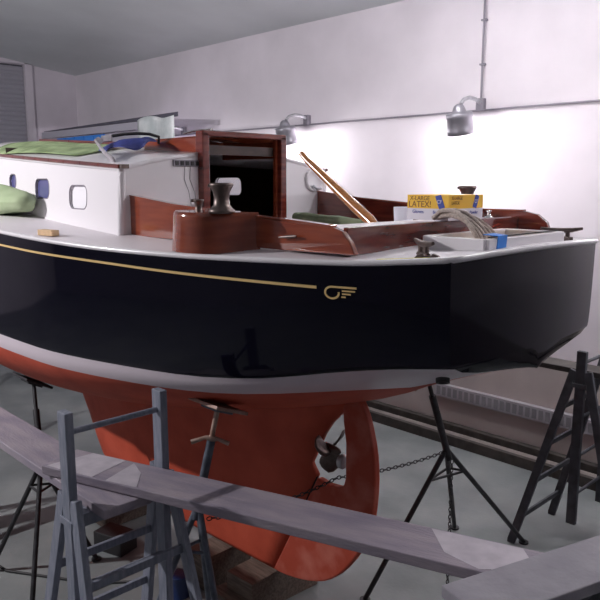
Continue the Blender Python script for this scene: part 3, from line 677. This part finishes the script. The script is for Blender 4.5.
# ------------------------------------------------------------------ boat stands
def stand(name, head, hub, foot_c, label, mt, mh, a0=.4, R=.42, pad_n=(0, 0, 1), handle=True, feet=None, hf=.64):
    fx, fy = foot_c; t = empty(name, (fx, fy, 0), label, 'boat stand', 'boat stands propping the hull'); O = (fx, fy, 0)
    hub, head = Vector(hub), Vector(head); d = (head - hub).normalized()
    ft = [Vector((*feet[q], .014)) if feet else Vector((fx + R * math.cos(a0 + q * 2 * PI / 3), fy + R * math.sin(a0 + q * 2 * PI / 3), .014)) for q in range(3)]
    for q in range(3):
        f_ = ft[q]
        m = MB(); m.tube([hub - d * .02, f_], .021, 10); m.tube([f_ - Vector((0, 0, .013)), f_ + Vector((0, 0, .004))], .045, 12); m.build('leg', mt, t, O)
    mid = [hub.lerp(f_, .22) for f_ in ft]
    for q in range(3): MB().tube([mid[q], mid[(q + 1) % 3]], .011, 8).build('brace', mt, t, O)
    k_ = (head - hub).length
    MB().tube([hub - d * .12, hub + d * k_ * .62], .028, 12).build('post', mt, t, O)
    MB().tube([hub + d * k_ * .5, head - d * .03], .017, 12).build('screw', mh, t, O)
    if handle:
        c = hub + d * k_ * hf; sd = d.cross(Vector((.72, -.69, 0))).normalized(); fw = sd.cross(d)
        m = MB(); m.tube([c - sd * .115 - d * .01, c - sd * .04 + d * .005, c, c + sd * .04 - d * .0, c + sd * .12 - d * .045], [.014, .012, .026, .012, .016], 10); m.build('turning_handle', M['rust'], t, O)
    pn = Vector(pad_n).normalized(); u = pn.cross(Vector((0, 1, 0))).normalized(); w = pn.cross(u)
    Rm = Matrix((u, w, pn)).transposed()
    m = MB(); m.box(head - pn * .012, (.30, .26, .022), R=Rm); m.build('pad', M['rust'] if mh is M['rust'] else mt, t, O, bevel=.004)
    m = MB(); m.box(head - pn * .033, (.16, .14, .02), R=Rm); m.build('pad_plate', mt, t, O, bevel=.003)
    return t
def hull_pt(s, u, sg=1, off=.012):
    y = hw(s) * (1 - u ** pp(s)); z = zd(s) - (zd(s) - zc(s)) * u
    e = 1e-3; y2 = hw(s) * (1 - (u + e) ** pp(s)); z2 = zd(s) - (zd(s) - zc(s)) * (u + e)
    ty, tz = y2 - y, z2 - z; L = math.hypot(ty, tz); n_ = (0, sg * -tz / L, ty / L)   # outward
    p = Vector((BX + s, BY + sg * y, z)) + Vector(n_) * off
    return p, (0, -n_[1], -n_[2])
p, n_ = hull_pt(1.58, .50); stand('boat_stand', p, (3.42, -2.42, 1.42), (3.42, -2.30), 'blue-grey boat stand with rusty handles under the port side of the red hull', M['standb'], M['rust'], 1.1, .5, n_)
p, n_ = hull_pt(4.15, .60); stand('boat_stand', p, (5.62, -2.35, 1.05), (5.55, -2.25), 'dark steel boat stand under the left end of the visible hull', M['stand'], M['stand'], .5, .52, n_, False)
p, n_ = hull_pt(1.2, .60, -1); stand('boat_stand', p, (2.98, -4.48, 1.34), (3.2, -5.1), 'black boat stand with a hanging chain, behind the rudder', M['stand'], M['stand'], 2.0, .72, n_, feet=[(3.42, -4.05), (3.60, -5.62), (2.98, -5.85)], hf=.80)
p, n_ = hull_pt(5.4, .60, -1); stand('boat_stand', p, (7.3, -4.75, .95), (7.3, -4.9), 'thin dark boat stand seen past the keel on the far side', M['stand'], M['rust'], .2, .5, n_, False)
p, n_ = hull_pt(7.0, .60, 1); stand('boat_stand', p, (8.9, -2.9, 1.2), (8.9, -2.8), 'boat stand under the bow on the near side', M['stand'], M['stand'], .2, .5, n_, False)

# chains
def chain(pts, name, label, mt, r=.0035, link=.032):
    P = [Vector(p) for p in pts]; m = MB(); i = 0
    for a, b_ in zip(P, P[1:]):
        L = (b_ - a).length; n = max(1, int(L / (link * .78))); d = (b_ - a).normalized()
        s1 = d.cross(Vector((.3, .5, .81))).normalized(); s2 = d.cross(s1)
        for q in range(n):
            c = a + (b_ - a) * ((q + .5) / n); sd = s1 if i % 2 else s2; i += 1
            lp = [c + d * (link / 2 * math.cos(t)) + sd * (link * .30 * math.sin(t)) for t in [k_ * 2 * PI / 8 for k_ in range(8)]]
            m.tube(lp, r, 5, closed=True)
    return tag(m.build(name, mt), label, 'chain')
def cat(a, b_, sag, n=8): 
    a, b_ = Vector(a), Vector(b_); return [a.lerp(b_, i / n) - Vector((0, 0, sag * 4 * (i / n) * (1 - i / n))) for i in range(n + 1)]
chain(cat((3.38, -2.45, 1.30), (3.235, -3.5, 1.30), .05) + cat((3.235, -3.5, 1.30), (2.98, -4.48, 1.30), .03)[1:], 'safety_chain', 'dark chain strung between two boat stands past the rudder', M['stand'], .004, .04)
chain([(2.93, -4.50, 1.24), (2.93, -4.50, .9), (2.93, -4.50, .40), (2.93, -4.50, .02)], 'hanging_chain', 'chain hanging straight down from the black stand behind the rudder', M['stand'], .004, .04)
# ------------------------------------------------------------------ keel blocks
def block(c, d, rz, label, mt=M['timber'], name='timber_block'): return tag(MB().box(c, d, rz).build(name, mt, bevel=.006), label, 'timber block', 'timber blocks under the keel')
block((4.02, -3.5, .232), (.30, .60, .15), .05, 'upper rough timber block directly under the aft end of the keel')
block((4.05, -3.52, .077), (.34, .86, .15), -.05, 'lower rough timber block under the aft end of the keel')
block((4.55, -3.42, .155), (.26, .50, .30), .02, 'square rough timber block beside the keel, next to the stacked pair')
block((6.15, -3.5, .155), (.35, .8, .30), 0, 'large rough timber block under the forward end of the keel')

# ------------------------------------------------------------------ staging
def plank(x0, y0, x1, y1, ztop, w, th_, label, mt, patch=None, name='scaffold_plank'):
    p, q = Vector((x0, y0, 0)), Vector((x1, y1, 0)); L = (q - p).length; a = math.atan2(y1 - y0, x1 - x0)
    t = empty(name, ((x0 + x1) / 2, (y0 + y1) / 2, ztop - th_), label, 'plank', 'staging planks', a)
    m = MB(); N = 20
    P = [(-L / 2, -w / 2), (L / 2, -w / 2), (L / 2, w / 2), (-L / 2, w / 2)]
    m.prism(P, lambda a_, b_, tt_: (a_, b_, tt_), 0, th_); m.build('board', mt, t, bevel=.005)
    if patch:
        for pl in patch:
            m = MB(); m.prism([((u - .5) * L, (v - .5) * w) for u, v in pl], lambda a_, b_, tt_: (a_, b_, tt_), th_, th_ + .0015); m.build('paint_patch', M['patch'], t)
    return t
LEDG = 1.755
plank(7.3, -1.68, 2.985, -1.68, LEDG + .05, .27, .05, 'grey staging plank running off left beside the boat, lower of the two crossing planks', M['plank'])
plank(3.66, -1.64, 1.16, -2.53, LEDG + .105, .27, .05, 'long purple-grey staging plank crossing in front of the red keel', M['plank'],
      patch=[[(.01, .05), (.135, .02), (.14, .97), (.05, .97)], [(.17, .02), (.235, .03), (.245, .05), (.21, .6), (.165, .93)], [(.80, .96), (.95, .96), (.98, .40), (.90, .05), (.84, .30)]])
dv = Vector((-.297, -.955)); c0 = Vector((1.36, -2.05)) + Vector((-.955, .297)) * .125
e0 = c0; e1 = c0 + dv * 2.3
plank(e0.x, e0.y, e1.x, e1.y, LEDG + .16, .25, .05, 'pale grey staging plank in the near right corner, resting on the long plank', M['planklt'])

def trestle(name, x, y0, y1, label, mt, mtd, ledge, top, rz=0, spread=.40):
    """folding painters' trestle: two A side frames plus a raised centre ladder; local y across, x is the spread"""
    cy = (y0 + y1) / 2; hwid = abs(y1 - y0) / 2
    t = empty(name, (x, cy, 0), label, 'trestle', 'folding staging trestles', rz)
    ap = ledge - .01
    for sy in (-1, 1):
        y = sy * hwid
        for sx in (-1, 1):
            m = MB(); m.bar((sx * .06, y + sy * .0, ap + (.10 if top > ledge + .2 else -.03)), (sx * spread, y + sy * .10, 0.02), .036, .075, up=(1, 0, 0))
            m.bar((sx * spread, y + sy * .10, .03), (sx * spread, y + sy * .10, .0), .034, .07, up=(1, 0, 0)) ; m.build('side_leg', mtd if sx * 1 > 5 else mt, t, bevel=.004)
        m = MB(); m.bar((0, y, .35), (0, y, top), .045, .085, up=(1, 0, 0)); m.build('extension_post', mt, t, bevel=.005)
        m = MB(); m.box((0, y, ap - .03), (.13, .06, .04)); m.tube([(-.09, y, ap - .03), (.09, y, ap - .03)], .012, 8); m.build('pivot_bracket', mt, t, bevel=.004)
    if top > ledge + .2: MB().tube([(0, -hwid, top - .11), (0, hwid, top - .11)], .016, 10).build('top_rung', mt, t)
    MB().bar((0, -hwid + .02, ledge - .035), (0, hwid - .02, ledge - .035), .10, .07).build('ledger', mtd, t, bevel=.004)
    for z in (.62, .98, 1.34):
        MB().tube([(0, -hwid, z), (0, hwid, z)], .015, 8).build('centre_rung', mtd, t)
    for z in (.28, .66, 1.05, 1.42):
        f_ = 1 - (z - .02) / (ap); xx = .07 + (spread - .07) * f_; yy = hwid + .10 * f_
        for sx in (-1, 1): MB().bar((sx * xx, -yy, z), (sx * xx, yy, z), .024, .045).build('frame_rung', mtd, t, bevel=.003)
    return t
trestle('staging_trestle', 3.17, -1.46, -2.00, 'blue-grey wooden trestle at the near left holding up the crossing planks', M['trest'], M['trest'], LEDG, 2.29, spread=.52)
trestle('staging_trestle', 1.10, -2.05, -2.75, 'trestle under the near right corner plank', M['trestd'], M['trestd'], LEDG + .05, LEDG + .04)
trestle('staging_trestle', 6.95, -1.44, -1.95, 'trestle holding the left plank outside the picture', M['trest'], M['trest'], LEDG, LEDG)
trestle('staging_trestle', .72, -3.85, -4.45, 'trestle under the outer end of the corner plank', M['trestd'], M['trestd'], LEDG + .11, LEDG + .1)
trestle('staging_trestle', 2.55, -5.88, -6.50, 'dark wooden trestle standing behind the stern near the wall', M['trestd'], M['trestd'], 1.68, 1.95, spread=.52)
plank(.2, -6.2, 3.35, -6.2, 1.73, .25, .05, 'dark staging plank on the far side, seen edge-on under the stern', M['beam'])

# ------------------------------------------------------------------ along the wall
for (y, w, z0, hgt, mt, l) in ((-7.82, .10, 0, .16, M['beam'], 'dark long timber lying against the foot of the white wall'),
                       (-7.66, .14, 0, .09, M['beaml'], 'grey long beam lying on the floor between two dark beams'),
                       (-7.50, .07, 0, .13, M['beam'], 'dark long beam on the floor, outermost of those along the wall')):
    tag(MB().box((3.2, y, z0 + hgt / 2), (8.2, w, hgt)).build('long_beam', mt, bevel=.006), l, 'beam', 'long beams on the floor along the wall')
ht = empty('wall_heater', (3.4, -7.85, .5), 'long grey louvred heater strip fixed low on the wall behind the stern', 'heater')
MB().box((3.1, -7.86, .585), (4.7, .08, .18)).build('heater_casing', M['heater'], ht, (3.4, -7.85, .5), bevel=.006)
m = MB()
for i in range(52): m.box((5.35 - i * .088, -7.818, .585), (.058, .006, .12))
m.build('heater_louvres', M['heatd'], ht, (3.4, -7.85, .5))
# black box, paint tin, cables on the floor
bx = tag(MB().box((5.6, -3.0, .09), (.34, .22, .18), .3).build('black_box', M['black'], bevel=.01), 'small black box on the concrete floor left of the keel', 'box')
m = MB(); m.lathe([(.085, 0), (.088, .004), (.085, .01), (.085, .18), (.09, .187), (.085, .19), (.001, .188)], (4.55, -3.0, 0), n=24)
tag(m.build('blue_tin', M['tinb']), 'blue paint tin on the floor beside the port boat stand', 'tin')
m = MB(); m.tube([(7.6, -1.5, .012), (6.6, -2.0, .012), (5.9, -2.1, .012), (5.2, -2.55, .012), (4.9, -2.9, .012), (4.4, -2.6, .012), (3.9, -2.7, .012)], .012, 8)
tag(m.build('floor_cable', M['black']), 'black power cable snaking across the concrete floor under the staging', 'cable')
# far sawhorse at left
def sawhorse(x, y, label):
    t = empty('sawhorse', (x, y, 0), label, 'sawhorse')
    MB().box((0, 0, .78), (.10, 1.1, .09)).build('top_rail', M['trestd'], t)
    for sy in (-1, 1):
        for sx in (-1, 1): MB().bar((sx * .04, sy * .45, .78), (sx * .25, sy * .5, .0), .08, .04).build('leg', M['trestd'], t)
        MB().bar((-.16, sy * .475, .35), (.16, sy * .475, .35), .02, .06).build('cross_brace', M['trestd'], t)
sawhorse(11.6, -4.3, 'dark sawhorse on the floor far beyond the hull at the left')

# ------------------------------------------------------------------ camera, world, colour
w = bpy.data.worlds.new('world'); bpy.context.scene.world = w; w.use_nodes = True
w.node_tree.nodes['Background'].inputs[0].default_value = (.5, .5, .6, 1); w.node_tree.nodes['Background'].inputs[1].default_value = .05
cam = bpy.data.cameras.new('camera'); co = bpy.data.objects.new('camera', cam); C.objects.link(co)
cam.sensor_width = 36; cam.lens = 42; cam.clip_start = .05
th_ = math.atan(118 / 700)
fwd = Vector((.719 * math.cos(th_), -.695 * math.cos(th_), -math.sin(th_)))
co.location = (0, 0, 3.4); co.rotation_euler = fwd.to_track_quat('-Z', 'Y').to_euler()
S = bpy.context.scene; S.camera = co
S.view_settings.view_transform = 'Standard'; S.view_settings.look = 'None'; S.view_settings.gamma = 1; S.view_settings.use_curve_mapping = False
S.view_settings.exposure = 0.0
